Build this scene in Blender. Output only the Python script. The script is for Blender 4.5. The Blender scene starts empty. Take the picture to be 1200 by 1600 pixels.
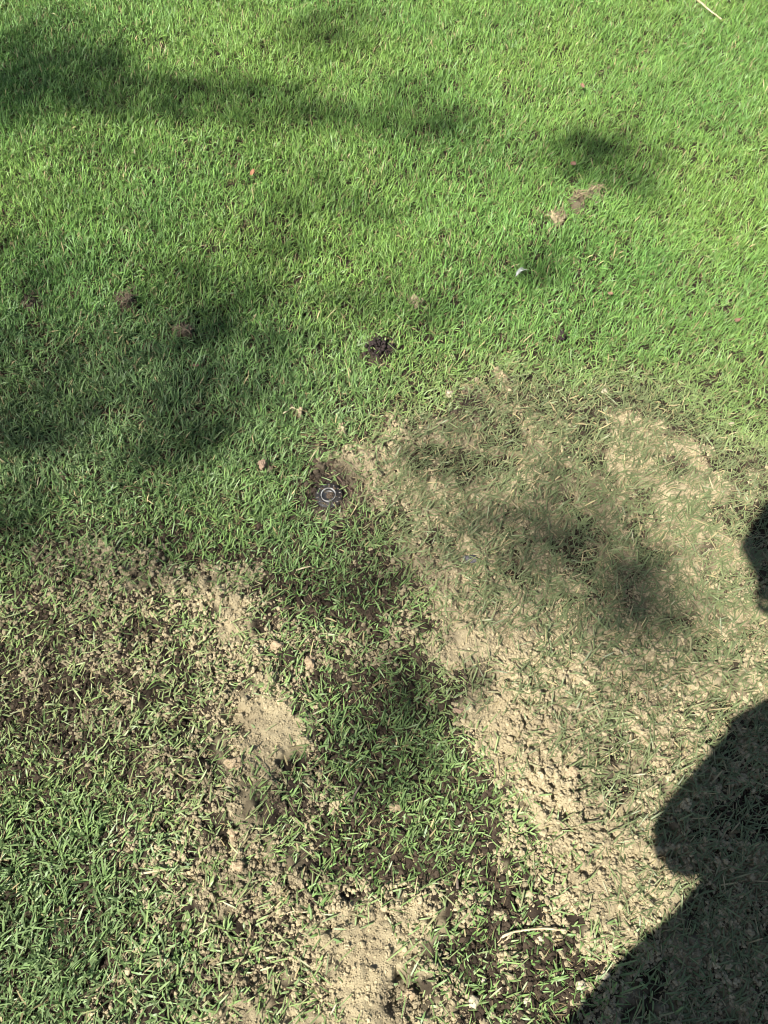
import bpy, bmesh, math, random
import numpy as np
from mathutils import Vector, Matrix
R = math.radians
rng = np.random.default_rng(11)
random.seed(5)
scene = bpy.context.scene
COL = scene.collection

# ------------------------------------------------------------------ camera, sky, sun, exposure
CAM_H = 1.39
PITCH = 60.0                                   # degrees below the horizon
cam_d = bpy.data.cameras.new("camera"); cam = bpy.data.objects.new("camera", cam_d); COL.objects.link(cam)
cam.location = (0, 0, CAM_H); cam.rotation_euler = (R(90 - PITCH), 0, 0)
cam_d.sensor_fit = 'VERTICAL'; cam_d.sensor_height = 32; cam_d.lens = 24
cam_d.clip_start = 0.01; cam_d.clip_end = 2000
scene.camera = cam

SUNV = Vector((-0.80, -0.75, 1.39)).normalized()          # towards the sun
world = bpy.data.worlds.new("World"); scene.world = world; world.use_nodes = True
nt = world.node_tree; nt.nodes.clear()
wo = nt.nodes.new('ShaderNodeOutputWorld'); bg = nt.nodes.new('ShaderNodeBackground'); sk = nt.nodes.new('ShaderNodeTexSky')
sk.sky_type = 'NISHITA'; sk.sun_disc = False
sk.sun_elevation = math.asin(SUNV.z); sk.sun_rotation = math.atan2(SUNV.x, SUNV.y) % (2 * math.pi)
bg.inputs['Strength'].default_value = 0.05
nt.links.new(sk.outputs[0], bg.inputs[0]); nt.links.new(bg.outputs[0], wo.inputs[0])
sun_d = bpy.data.lights.new("sun", 'SUN'); sun_d.energy = 5.0; sun_d.angle = R(0.53); sun_d.color = (1, 0.96, 0.89)
sun = bpy.data.objects.new("sun", sun_d); COL.objects.link(sun)
sun.rotation_euler = SUNV.to_track_quat('Z', 'Y').to_euler(); sun.location = SUNV * 20
scene.view_settings.view_transform = 'Standard'; scene.view_settings.look = 'None'
scene.view_settings.gamma = 1; scene.view_settings.exposure = 0.98
scene.cycles.filter_width = 1.05
scene.cycles.max_bounces = 6; scene.cycles.transmission_bounces = 4; scene.cycles.diffuse_bounces = 3

# ------------------------------------------------------------------ survey of the lawn: photo plan <-> ground
SP, CP = math.sin(R(PITCH)), math.cos(R(PITCH))
def p2g(px, py, z=0.0):
    a = (px - 600) / 1200.0; b = (800 - py) / 1200.0
    dx, dy, dz = a, CP + b * SP, -SP + b * CP
    t = (CAM_H - z) / -dz
    return dx * t, dy * t
def g2p(x, y):
    dep = y * CP + CAM_H * SP
    up = y * SP - CAM_H * CP
    dep = np.maximum(dep, 0.15)
    return 600 + 1200 * x / dep, 800 - 1200 * up / dep

_lat = {}
def vn(x, y, s, seed):
    """smooth value noise 0..1 with feature size s metres"""
    if seed not in _lat: _lat[seed] = np.random.default_rng(1000 + seed).random((256, 256)).astype(np.float32)
    g = _lat[seed]
    u = x / s + 37.3; v = y / s + 11.9
    iu = np.floor(u).astype(np.int64); iv = np.floor(v).astype(np.int64)
    fu = u - iu; fv = v - iv
    fu = fu * fu * (3 - 2 * fu); fv = fv * fv * (3 - 2 * fv)
    a = g[iu & 255, iv & 255]; b = g[(iu + 1) & 255, iv & 255]; c = g[iu & 255, (iv + 1) & 255]; d = g[(iu + 1) & 255, (iv + 1) & 255]
    return (a * (1 - fu) + b * fu) * (1 - fv) + (c * (1 - fu) + d * fu) * fv
def fbm(x, y, s, seed, o=4, g=0.5):
    t = 0; a = 1; n = 0
    for k in range(o):
        t = t + a * vn(x * (1 + .03 * k) + y * .21 * k, y - x * .17 * k, s / 2 ** k, seed + k); n += a; a *= g
    return t / n
def worley(x, y, c, seed):
    """distance to nearest jittered point in cells of size c, with that point's random value"""
    r = np.random.default_rng(2000 + seed); jx = r.random((256, 256)); jy = r.random((256, 256)); rv = r.random((256, 256))
    u = x / c; v = y / c; iu = np.floor(u).astype(np.int64); iv = np.floor(v).astype(np.int64)
    best = np.full(u.shape, 9.0); val = np.zeros(u.shape)
    for a in (-1, 0, 1):
        for b in (-1, 0, 1):
            p = (iu + a) & 255; q = (iv + b) & 255
            d = np.hypot(u - (iu + a + jx[p, q]), v - (iv + b + jy[p, q]))
            m = d < best; best = np.where(m, d, best); val = np.where(m, rv[p, q], val)
    return best, val
def sst(a, b, x):
    t = np.clip((x - a) / (b - a), 0, 1); return t * t * (3 - 2 * t)
def grid(rows): return np.array([[int(c) for c in r] for r in rows], float) / 9
def look(m, px, py, cell):
    u = np.clip(px / cell - .5, 0, m.shape[1] - 1.001); v = np.clip(py / cell - .5, 0, m.shape[0] - 1.001)
    i = np.floor(u).astype(int); j = np.floor(v).astype(int); fu = u - i; fv = v - j
    return (m[j, i] * (1 - fu) + m[j, i + 1] * fu) * (1 - fv) + (m[j + 1, i] * (1 - fu) + m[j + 1, i + 1] * fu) * fv

# how bare the lawn is (0 full turf, 9 bare sand), surveyed in squares
BARE = grid(["0" * 24] * 12 + [
 "000000000000213322211000",
 "000000000014533444456200",
 "000000000256544445566632",
 "000100100465454544556653",
 "012221110012235554335543",
 "144443100012367543345543",
 "234444562111267544444444",
 "544544686334538865555444",
 "444544554434316876666544",
 "334444467522215787766543",
 "223444589421123787665433",
 "123334568511101776554433",
 "112334566521110577554433",
 "012346665531111376654333",
 "011345665542211247765333",
 "001234565543222235776333",
 "001123455676633333787333",
 "001123456689973222585443",
 "001234566688774222246544",
 "012345566789775322355554"])
# how flattened the blades lie
FLAT = grid(["0" * 12] * 6 + [
 "000001589961", "000003999997", "000001599999", "000000079999", "000000069999",
 "000000018999", "000000003899", "000000001589", "000000000368", "000000000146"])
# how lush and dark the turf is
LUSH = grid([
 "443222222222", "553223222222", "333333222222", "334333322222", "555543332222", "778765332222",
 "888765332211", "886664211111", "654564221111", "554455432112", "444555543112", "555556664123",
 "665555564134", "777555554345", "887654444456", "887654444456"])
def pitted(px, py): return sst(740, 820, px) * sst(960, 1040, py) * sst(1430, 1300, py) * sst(1200, 1100, px)
def fields(x, y):
    px, py = g2p(x, y)
    wx = (fbm(x, y, .16, 1, 3) - .5) * 90; wy = (fbm(x, y, .16, 5, 3) - .5) * 90
    b = look(BARE, px + wx, py + wy, 50)
    b = b * (1 - .32 * sst(400, 280, px) * sst(930, 1000, py) * sst(1420, 1330, py)) * (1 - .24 * sst(620, 760, px) * sst(900, 700, py)) * (1 - .45 * sst(465, 520, px) * sst(745, 700, px) * sst(1030, 1080, py) * sst(1420, 1330, py))
    side = sst(1400, 1900, px) + sst(-200, -700, px) + sst(1700, 2300, py)
    b = b * np.clip(1 - side, 0, 1)
    n = fbm(x, y, .07, 9, 4)
    bb = np.clip(b + ((n - .5) * .7 + (fbm(x, y, .025, 15, 2) - .5) * .35) * sst(.02, .35, b), 0, 1)
    f = look(FLAT, px + wx, py + wy, 100) * np.clip(1 - side, 0, 1)
    l = look(LUSH, px + wx, py + wy, 100)
    return bb, f, l, px, py

# dark small spots of bare earth in the turf: (px, py, radius px, amount)
SPOTS = [(592, 556, 24, .85), (513, 740, 30, .75), (512, 779, 40, .95), (540, 770, 24, .6), (900, 322, 17, .8), (925, 310, 14, .7), (872, 347, 14, .8),
         (52, 478, 15, .8), (200, 478, 16, .8), (288, 520, 14, .8), (745, 650, 16, .6), (875, 534, 7, .9), (650, 478, 12, .6),
         (100, 745, 9, .5), (535, 675, 12, .6), (415, 735, 10, .6), (580, 1090, 30, .3), (640, 990, 22, .5), (740, 625, 34, .45), (780, 590, 8, .6), (465, 650, 9, .5)]
WET = [(510, 768, 62, 1.0), (592, 556, 40, 1.0), (745, 1060, 32, .7), (900, 322, 40, .7), (700, 1000, 16, .5), (730, 640, 44, .6), (700, 690, 40, .35),
       (90, 1000, 130, .35), (200, 1200, 130, .3), (50, 480, 40, .8), (200, 478, 40, .8), (288, 520, 40, .8), (90, 940, 100, .35), (640, 1050, 60, .4), (450, 1250, 60, .5), (390, 1130, 24, .3),
       (900, 780, 50, .35), (620, 1560, 40, .5), (660, 900, 60, .35), (480, 1370, 60, .4), (875, 534, 20, 1.0)]
def blob(px, py, lst):
    t = np.zeros_like(px)
    for (a, b, r, s) in lst: t = np.maximum(t, s * np.exp(-(((px - a) / r) ** 2 + ((py - b) / (r * .8)) ** 2) ** 2))
    return t
def bare_at(x, y):
    b, f, l, px, py = fields(x, y)
    w = (vn(x, y, .012, 61) - .5) * 16
    s = blob(px + w, py + w, SPOTS)
    return np.maximum(b, s), f, l, px, py

SPR = p2g(514, 776)                            # the sprinkler's place on the ground
def height(x, y, fine=True):
    b, f, l, px, py = bare_at(x, y)
    h = (fbm(x, y, .5, 20, 3) - .5) * .03 + (fbm(x, y, .09, 25, 3) - .5) * .014
    h = h + .010 * b
    sand = sst(.55, .85, b)
    h = h * 1.0 + .006 * sand
    # crater and finger scrapes in the sand
    for (a, c, rx, ry, d) in [(366, 1118, 17, 20, .016), (380, 1142, 17, 18, .018), (622, 1545, 10, 34, .022), (648, 1535, 9, 36, .018), (608, 1570, 14, 16, .014), (1035, 670, 6, 10, .006), (560, 1400, 8, 40, .010), (640, 1390, 8, 40, .008)]:
        wv = (vn(x, y, .012, 66) - .5) * 16; h = h - d * np.exp(-(((px + wv - a) / rx) ** 2 + ((py - wv - c) / ry) ** 2))
    if fine:
        pm = pitted(px, py); clod = sst(.18, .5, b) * (1 - .6 * sst(.75, .95, b) * (1 - pm)) * (1 - .45 * f * sst(1100, 900, py)) * (1 + .7 * pm)
        d1, v1 = worley(x + .006 * vn(x, y, .008, 3), y + .006 * vn(x, y, .008, 4), .021, 1); d2, v2 = worley(x + .004 * vn(x, y, .005, 5), y, .010, 2)
        h = h + clod * (.008 * np.sqrt(np.clip(1 - (d1 / .66) ** 2, 0, 1)) * (.25 + v1) + .006 * np.sqrt(np.clip(1 - (d2 / .75) ** 2, 0, 1)) * (.4 + v2))
        h = h + (fbm(x, y, .014, 30, 3) - .5) * .006
    # a shallow pit round the sprinkler
    dd = np.hypot(x - SPR[0], y - SPR[1])
    h = h * sst(.03, .10, dd) - .004 * (1 - sst(.03, .07, dd)) * 1.0
    return h

# ------------------------------------------------------------------ helpers
def tag(o, label=None, cat=None, group=None, kind=None):
    if label: o['label'] = label
    if cat: o['category'] = cat
    if group: o['group'] = group
    if kind: o['kind'] = kind
    return o
def link(name, me, mat=None, parent=None):
    o = bpy.data.objects.new(name, me); COL.objects.link(o)
    if mat: me.materials.append(mat)
    if parent: o.parent = parent
    return o
def np_mesh(name, V, F, colors=None, smooth=True):
    """V (n,3), F (m,k) all faces with k corners"""
    me = bpy.data.meshes.new(name); n = len(V); m, k = F.shape
    me.vertices.add(n); me.vertices.foreach_set('co', np.ascontiguousarray(V, np.float32).ravel())
    me.loops.add(m * k); me.loops.foreach_set('vertex_index', np.ascontiguousarray(F, np.int32).ravel())
    me.polygons.add(m); me.polygons.foreach_set('loop_start', np.arange(0, m * k, k, dtype=np.int32))
    try: me.polygons.foreach_set('loop_total', np.full(m, k, np.int32))
    except Exception: pass
    me.update(calc_edges=True)
    me.polygons.foreach_set('use_smooth', np.full(m, smooth, bool))
    if colors is not None:
        for nm, c in colors.items():
            at = me.color_attributes.new(nm, 'FLOAT_COLOR', 'POINT')
            cc = np.ones((n, 4), np.float32); cc[:, :3] = c; at.data.foreach_set('color', cc.ravel())
    return me
def bm_obj(name, bm, mat, parent=None, smooth=True):
    me = bpy.data.meshes.new(name); bm.normal_update(); bm.to_mesh(me); bm.free()
    for p in me.polygons: p.use_smooth = smooth
    return link(name, me, mat, parent)
def empty(name, loc, rot=(0, 0, 0)):
    o = bpy.data.objects.new(name, None); o.empty_display_size = .05; COL.objects.link(o); o.location = loc; o.rotation_euler = rot; return o
def mat(name, col, rough=.7, spec=.4, metal=0, noise=None, bump=None):
    """noise = (scale, second colour), bump = (scale, strength, distance)"""
    m = bpy.data.materials.new(name); m.use_nodes = True; t = m.node_tree; b = t.nodes['Principled BSDF']
    b.inputs['Base Color'].default_value = (*col, 1); b.inputs['Roughness'].default_value = rough
    b.inputs['Specular IOR Level'].default_value = spec; b.inputs['Metallic'].default_value = metal
    tc = t.nodes.new('ShaderNodeTexCoord')
    if noise:
        n = t.nodes.new('ShaderNodeTexNoise'); n.inputs['Scale'].default_value = noise[0]; n.inputs['Detail'].default_value = 6
        r = t.nodes.new('ShaderNodeValToRGB'); r.color_ramp.elements[0].position = .38; r.color_ramp.elements[1].position = .62
        r.color_ramp.elements[0].color = (*col, 1); r.color_ramp.elements[1].color = (*noise[1], 1)
        t.links.new(tc.outputs['Object'], n.inputs['Vector']); t.links.new(n.outputs['Fac'], r.inputs['Fac']); t.links.new(r.outputs['Color'], b.inputs['Base Color'])
    if bump:
        n = t.nodes.new('ShaderNodeTexNoise'); n.inputs['Scale'].default_value = bump[0]; n.inputs['Detail'].default_value = 5
        k = t.nodes.new('ShaderNodeBump'); k.inputs['Strength'].default_value = bump[1]; k.inputs['Distance'].default_value = bump[2]
        t.links.new(tc.outputs['Object'], n.inputs['Vector']); t.links.new(n.outputs['Fac'], k.inputs['Height']); t.links.new(k.outputs['Normal'], b.inputs['Normal'])
    return m
def attr_mat(name, rough, spec, transl=0.0, bump=None, grain=None):
    m = bpy.data.materials.new(name); m.use_nodes = True; t = m.node_tree; b = t.nodes['Principled BSDF']; out = t.nodes['Material Output']
    a = t.nodes.new('ShaderNodeVertexColor'); a.layer_name = 'Col'
    col = a.outputs['Color']
    tc = t.nodes.new('ShaderNodeTexCoord')
    if grain:
        n = t.nodes.new('ShaderNodeTexNoise'); n.inputs['Scale'].default_value = grain[0]; n.inputs['Detail'].default_value = 4; n.inputs['Roughness'].default_value = .7
        mr = t.nodes.new('ShaderNodeMapRange'); mr.inputs[1].default_value = .3; mr.inputs[2].default_value = .7; mr.inputs[3].default_value = grain[1]; mr.inputs[4].default_value = grain[2]
        mx = t.nodes.new('ShaderNodeVectorMath'); mx.operation = 'SCALE'
        t.links.new(tc.outputs['Object'], n.inputs['Vector']); t.links.new(n.outputs['Fac'], mr.inputs[0]); t.links.new(col, mx.inputs[0]); t.links.new(mr.outputs[0], mx.inputs['Scale']); col = mx.outputs[0]
    t.links.new(col, b.inputs['Base Color']); b.inputs['Roughness'].default_value = rough; b.inputs['Specular IOR Level'].default_value = spec
    if bump:
        n = t.nodes.new('ShaderNodeTexNoise'); n.inputs['Scale'].default_value = bump[0]; n.inputs['Detail'].default_value = 5; n.inputs['Roughness'].default_value = .65
        k = t.nodes.new('ShaderNodeBump'); k.inputs['Strength'].default_value = bump[1]; k.inputs['Distance'].default_value = bump[2]
        t.links.new(tc.outputs['Object'], n.inputs['Vector']); t.links.new(n.outputs['Fac'], k.inputs['Height']); t.links.new(k.outputs['Normal'], b.inputs['Normal'])
    if transl:
        tr = t.nodes.new('ShaderNodeBsdfTranslucent'); t.links.new(col, tr.inputs['Color'])
        ms = t.nodes.new('ShaderNodeMixShader'); ms.inputs[0].default_value = transl
        t.links.new(b.outputs[0], ms.inputs[1]); t.links.new(tr.outputs[0], ms.inputs[2]); t.links.new(ms.outputs[0], out.inputs['Surface'])
    return m

# ------------------------------------------------------------------ soil colours shared by the ground and its crumbs
SAND = np.array([.415, .35, .215]); SAND2 = np.array([.30, .245, .15]); EARTH_SHADED = np.array([.038, .028, .019]); THATCH = np.array([.10, .085, .040]); PEAT = np.array([.035, .026, .024])  # the earth tone is darkened to carry the shade between blades
def soil_col(x, y, b, l, px, py, gap_shade=True):
    n = fbm(x, y, .06, 40, 4)[:, None]; k = vn(x, y, .02, 46)[:, None]
    c = SAND * (1 - n) + SAND2 * n
    hi = .30 * sst(780, 1050, py) * (1 - .5 * look(FLAT, px, py, 100)) if gap_shade else 0
    hi = hi + .12 * sst(850, 1000, py) * sst(420, 300, px) if gap_shade else 0; dk = sst(.50 + hi, .18 + hi, b + (fbm(x, y, .03, 48, 3) - .5) * .3)[:, None]  # ground between crumbs and under grass is painted darker as gap shade
    c = c * (1 - dk) + (EARTH_SHADED * (.7 + .5 * k)) * dk
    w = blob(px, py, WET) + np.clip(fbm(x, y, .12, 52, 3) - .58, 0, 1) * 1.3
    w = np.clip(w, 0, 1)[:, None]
    c = c * (1 - w) + (EARTH_SHADED * .55 + PEAT * .45) * w
    return c * (.88 + .24 * k) * (1 if gap_shade else 1.15)

# ------------------------------------------------------------------ ground: one sheet, fine near the camera, to the horizon
def spread(a, b, step0, step1, far, grow=1.35):
    xs = [a]
    while xs[-1] < b: xs.append(xs[-1] + step0 + (step1 - step0) * (xs[-1] - a) / (b - a))
    s = step1
    while xs[-1] < far: s *= grow; xs.append(xs[-1] + s)
    lo = [a]; s = step0
    while lo[-1] > -far: s *= grow; lo.append(lo[-1] - s)
    return np.array(lo[:0:-1] + xs)
gx = spread(0, 1.95, .0034, .0042, 400); gx = np.concatenate([-gx[gx > 0][::-1], gx[gx >= 0]])
gy = spread(-.25, 3.2, .003, .006, 400)
X, Y = np.meshgrid(gx, gy, indexing='ij'); xf = X.ravel(); yf = Y.ravel()
far_fade = sst(14, 4, np.hypot(xf, yf))
Z = height(xf, yf) * far_fade
b_, f_, l_, px_, py_ = bare_at(xf, yf)
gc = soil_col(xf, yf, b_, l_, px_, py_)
turf = np.array([.07, .12, .03]) * (.8 + .5 * fbm(xf, yf, 1.7, 70, 4))[:, None]
ff = sst(5, 9, np.hypot(xf, yf - 1))[:, None]
gc = gc * (1 - ff) + turf * ff
nx, ny = len(gx), len(gy)
idx = np.arange(nx * ny).reshape(nx, ny)
F = np.stack([idx[:-1, :-1], idx[1:, :-1], idx[1:, 1:], idx[:-1, 1:]], -1).reshape(-1, 4)
M_soil = attr_mat('soil', .95, .15, bump=(520, .8, .0030), grain=(1500, .7, 1.25))
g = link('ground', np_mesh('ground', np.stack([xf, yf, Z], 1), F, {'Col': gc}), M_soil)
tag(g, 'sandy earth showing through the worn lawn', 'ground', kind='structure')
print('ground', nx, ny)

# ------------------------------------------------------------------ soil crumbs (uncountable)
def ico(sub):
    bm = bmesh.new(); bmesh.ops.create_icosphere(bm, subdivisions=sub, radius=1)
    v = np.array([p.co[:] for p in bm.verts]); f = np.array([[q.index for q in p.verts] for p in bm.faces]); bm.free(); return v, f
def sample(n, x0, x1, y0, y1): return rng.uniform(x0, x1, n), rng.uniform(y0, y1, n)
def in_view(x, y, m=0):
    px, py = g2p(x, y); return (px > -m) & (px < 1200 + m) & (py > -m) & (py < 1600 + m)
cx, cy = sample(1500000, -1.5, 1.5, -.2, 1.7)
b, f, l, px, py = bare_at(cx, cy)
pr = sst(.15, .5, b) * (1 - .25 * f * sst(1100, 900, py)) * .85 + .5 * sst(.55, .25, b) * sst(780, 950, py); fine_ = sst(.66, .8, b) * (1 - .6 * pitted(px, py))
cl = fbm(cx, cy, .035, 80, 3)
keep = (rng.random(len(cx)) < pr * np.maximum(np.maximum(sst(.33, .54, cl), fine_ * .9), .5 * sst(.5, .2, b)) * .8) & in_view(cx, cy, 200)
cx, cy, b, l, px, py, fine_ = [q[keep] for q in (cx, cy, b, l, px, py, fine_)]
n = len(cx); print('crumbs', n)
rad = (.0009 + .0032 * rng.random(n) ** 3.2) * (1 + .7 * sst(.42, .2, b)) * (1 + 1.1 * blob(px, py, SPOTS[1:4])) * (1 + 1.3 * (rng.random(n) < .05) * fine_) * (1 - .5 * sst(.66, .85, b) * (1 - pitted(px, py))) * (1 - .25 * look(FLAT, px, py, 100) * sst(1100, 900, py))
Vs, Fs, Cs, base = [], [], [], 0
for sub_, sel in ((2, rad > .0019), (1, rad <= .0019)):
    iv, if_ = ico(sub_); ns = int(sel.sum()); r_ = rad[sel]; x_, y_ = cx[sel], cy[sel]
    q = rng.normal(size=(ns, 3, 3)); q, _ = np.linalg.qr(q)
    nrm = rng.normal(size=(ns, 3, 4)); lumpy = 1 + .16 * np.sin(np.einsum('vi,nik->nvk', iv, nrm) * 2.2 + rng.uniform(0, 6, (ns, 1, 4))).sum(-1)
    sh = iv[None] * rng.uniform(.6, 1.25, (ns, 1, 3)) * lumpy[..., None] * rng.uniform(.88, 1.1, (ns, len(iv), 1))
    V = np.einsum('nij,nvj->nvi', q, sh) * r_[:, None, None] + np.stack([x_, y_, height(x_, y_) + r_ * .35], 1)[:, None]
    Vs.append(V.reshape(-1, 3)); Fs.append((if_[None] + (np.arange(ns) * len(iv))[:, None, None]).reshape(-1, 3) + base); base += ns * len(iv)
    cc = soil_col(x_, y_, np.maximum(b[sel], .6), l[sel], px[sel], py[sel], False) * rng.uniform(.8, 1.25, (ns, 1)); wet_shaded_ = (rng.random(ns) < .25 * sst(.8, .5, b[sel]) * sst(900, 600, px[sel]) + .95 * sst(.42, .2, b[sel]))[:, None]; cc = np.where(wet_shaded_, EARTH_SHADED * rng.uniform(.8, 2.2, (ns, 1)), cc); Cs.append(np.repeat(cc, len(iv), 0))  # dark crumbs: some damp, most blackened to paint shade into the gaps
o = link('soil_crumbs', np_mesh('soil_crumbs', np.concatenate(Vs), np.concatenate(Fs), {'Col': np.concatenate(Cs)}, False), M_soil)
tag(o, 'loose crumbs of sandy soil scattered over the bare patches', 'soil', kind='stuff')

# ------------------------------------------------------------------ grass
def blades(name, x, y, z, phi, e0, bend, L, w, twist, tipw, colb, colt, m, label, cat, obj_kind='stuff', rows=4):
    n = len(x); s = np.linspace(0, 1, rows); P = np.zeros((n, rows, 3)); P[:, 0] = np.stack([x, y, z], 1)
    T = []
    for k in range(rows):
        e = e0 - bend * s[k]
        T.append(np.stack([np.cos(e) * np.cos(phi), np.cos(e) * np.sin(phi), np.sin(e)], 1))
    for k in range(1, rows): P[:, k] = P[:, k - 1] + (T[k - 1] + T[k]) * .5 * (L * (s[k] - s[k - 1]))[:, None]
    side0 = np.stack([-np.sin(phi), np.cos(phi), np.zeros(n)], 1)
    V = np.zeros((n, rows, 2, 3))
    for k in range(rows):
        up = np.cross(side0, T[k]); a = twist * (0.35 + .65 * s[k])
        sd = side0 * np.cos(a)[:, None] + up * np.sin(a)[:, None]
        ww = (w * (.75 + .6 * s[k] - .35 * s[k] ** 2)) if k < rows - 1 else w * tipw
        V[:, k, 0] = P[:, k] - sd * ww[:, None] * .5; V[:, k, 1] = P[:, k] + sd * ww[:, None] * .5
    base = (np.arange(n) * rows * 2)[:, None]
    F = np.concatenate([(base + np.array([[2 * k, 2 * k + 1, 2 * k + 3, 2 * k + 2]])) for k in range(rows - 1)], 0)
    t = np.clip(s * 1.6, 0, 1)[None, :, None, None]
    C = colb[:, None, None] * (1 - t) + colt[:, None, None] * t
    C = np.broadcast_to(C, (n, rows, 2, 3)).reshape(-1, 3)
    o = link(name, np_mesh(name, V.reshape(-1, 3), F, {'Col': C}), m); print(name, n)
    if label: tag(o, label, cat, kind=obj_kind)
    return o
M_grass = attr_mat('grass_blade', .42, .32, transl=.17)
M_dry = attr_mat('dry_blade', .65, .3, transl=.12)

def greens(x, y, l, f, px, py):
    n = len(x)
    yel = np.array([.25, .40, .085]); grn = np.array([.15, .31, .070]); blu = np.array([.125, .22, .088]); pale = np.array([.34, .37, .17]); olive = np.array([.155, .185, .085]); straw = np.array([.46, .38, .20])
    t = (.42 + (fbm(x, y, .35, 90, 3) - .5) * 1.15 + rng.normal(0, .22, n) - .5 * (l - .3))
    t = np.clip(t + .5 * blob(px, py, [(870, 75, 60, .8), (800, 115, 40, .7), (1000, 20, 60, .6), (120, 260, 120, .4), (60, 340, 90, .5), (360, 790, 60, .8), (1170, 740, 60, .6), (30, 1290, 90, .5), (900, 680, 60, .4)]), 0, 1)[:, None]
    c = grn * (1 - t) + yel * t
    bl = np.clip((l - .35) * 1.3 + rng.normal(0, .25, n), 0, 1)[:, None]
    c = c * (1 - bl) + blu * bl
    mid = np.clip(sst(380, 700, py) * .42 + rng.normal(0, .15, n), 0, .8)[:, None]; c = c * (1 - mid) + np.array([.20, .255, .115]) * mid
    pf = np.clip(f * .75 + .65 * sst(820, 1050, py) * sst(480, 330, px) * sst(.75, .5, l) * rng.random(n) + .25 * sst(820, 1050, py) * (px < 820) * rng.random(n) + rng.normal(0, .15, n) * (f > .1), 0, 1)[:, None]
    c = c * (1 - pf) + pale * pf
    c = c * (1 - .8 * sst(.3, .9, f)[:, None]) + olive * .8 * sst(.3, .9, f)[:, None]
    dry = (rng.random(n) < .035 + .05 * f + .06 * blob(px, py, SPOTS))[:, None]
    c = np.where(dry, straw * rng.uniform(.6, 1.1, (n, 1)), c)
    return c * rng.uniform(.72, 1.22, (n, 1))

# -- standing turf
N = 1200000
x, y = sample(N // 6, -2.6, 2.6, -.45, 3.8); x = np.repeat(x, 6); y = np.repeat(y, 6)
ox, oy = rng.normal(0, .0055, (2, N)); x = x + ox; y = y + oy; out_ = np.arctan2(oy, ox)
b, f, l, px, py = bare_at(x, y)
lowl = sst(820, 1000, py) * (1 - f)
cover = np.clip(1.2 - 1.25 * b, 0, 1) * (1 - .66 * f) * (1 - .30 * lowl * sst(.68, .5, l))
clump = fbm(x, y, .028, 100, 3)
cover = cover * np.where(py > 700, sst(.22, .60, clump + .28 * (1 - b) - .1 * (py > 1000) + .22 * sst(.48, .6, l)), sst(.1, .45, clump + .15))
inv = in_view(x, y, 120); top0 = (py < 500)
cover = cover * np.where(inv, 1, .35)
k = rng.random(N) < cover * np.where(top0, 1.0, 1.0)
x, y, b, f, l, px, py, out_ = [q[k] for q in (x, y, b, f, l, px, py, out_)]; n = len(x)
# blades grow in small tufts with a shared lean
flow = fbm(x, y, .22, 110, 3) * 9 + rng.normal(0, .95, n)
top = sst(900, 350, py)
phi = np.where(rng.random(n) < .27, .9 + rng.normal(0, .6, n), np.where(rng.random(n) < .6, out_ + rng.normal(0, .5, n), flow + rng.uniform(-1.2, 1.2, n)))
e0 = np.clip(R(56) + R(8) * top - f * R(30) - R(12) * sst(.1, .4, b) + rng.normal(0, .28, n), R(8), R(88))
bend = np.clip(rng.normal(.85, .55, n), -.1, 2.1) * (1 - .35 * f)
L = (.0185 + .008 * l + .004 * top + .005 * sst(900, 1100, py) * sst(.6, .75, l)) * rng.uniform(.5, 1.45, n) * (1 - .15 * f) * (1 - .25 * b)
L *= 1 + .5 * (rng.random(n) < .03)
w = rng.uniform(.0013, .0029, n) * (1 + .12 * l - .08 * top + .15 * sst(850, 1000, py))
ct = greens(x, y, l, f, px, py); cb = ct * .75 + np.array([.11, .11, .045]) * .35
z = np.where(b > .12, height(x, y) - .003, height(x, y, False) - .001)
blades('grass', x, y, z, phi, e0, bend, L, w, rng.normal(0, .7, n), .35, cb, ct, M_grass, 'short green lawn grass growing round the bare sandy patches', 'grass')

# -- flattened blades and mown clippings lying loose
N = 230000
x, y = sample(N, -1.7, 1.9, -.25, 2.0)
b, f, l, px, py = bare_at(x, y)
d = (.14 + .82 * f + .15 * pitted(px, py)) * (1 - .9 * sst(.68, .92, b)) * sst(.0, .25, b + f) * sst(.25, .6, fbm(x, y, .05, 120, 3) + .1 + .1 * f)
k = (rng.random(N) < d) & in_view(x, y, 150)
x, y, b, f, l, px, py = [q[k] for q in (x, y, b, f, l, px, py)]; n = len(x)
z = height(x, y) + rng.uniform(.003, .011, n)
ct = greens(x, y, l * .8, np.clip(f + .25, 0, 1), px, py); tan_ = (rng.random(n) < .12)[:, None]; ct = np.where(tan_, ct * .5 + np.array([.36, .30, .17]) * .5, ct)
phi = np.where(rng.random(n) < .4, .7 + rng.normal(0, .5, n), rng.uniform(0, 6.283, n))
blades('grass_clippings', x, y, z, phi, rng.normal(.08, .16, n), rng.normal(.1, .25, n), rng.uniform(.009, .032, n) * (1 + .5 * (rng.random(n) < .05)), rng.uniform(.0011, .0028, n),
       rng.normal(0, .5, n), .4, ct * .9, ct, M_grass, 'pale flattened grass clippings strewn over the sandy patch', 'clippings')

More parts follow.
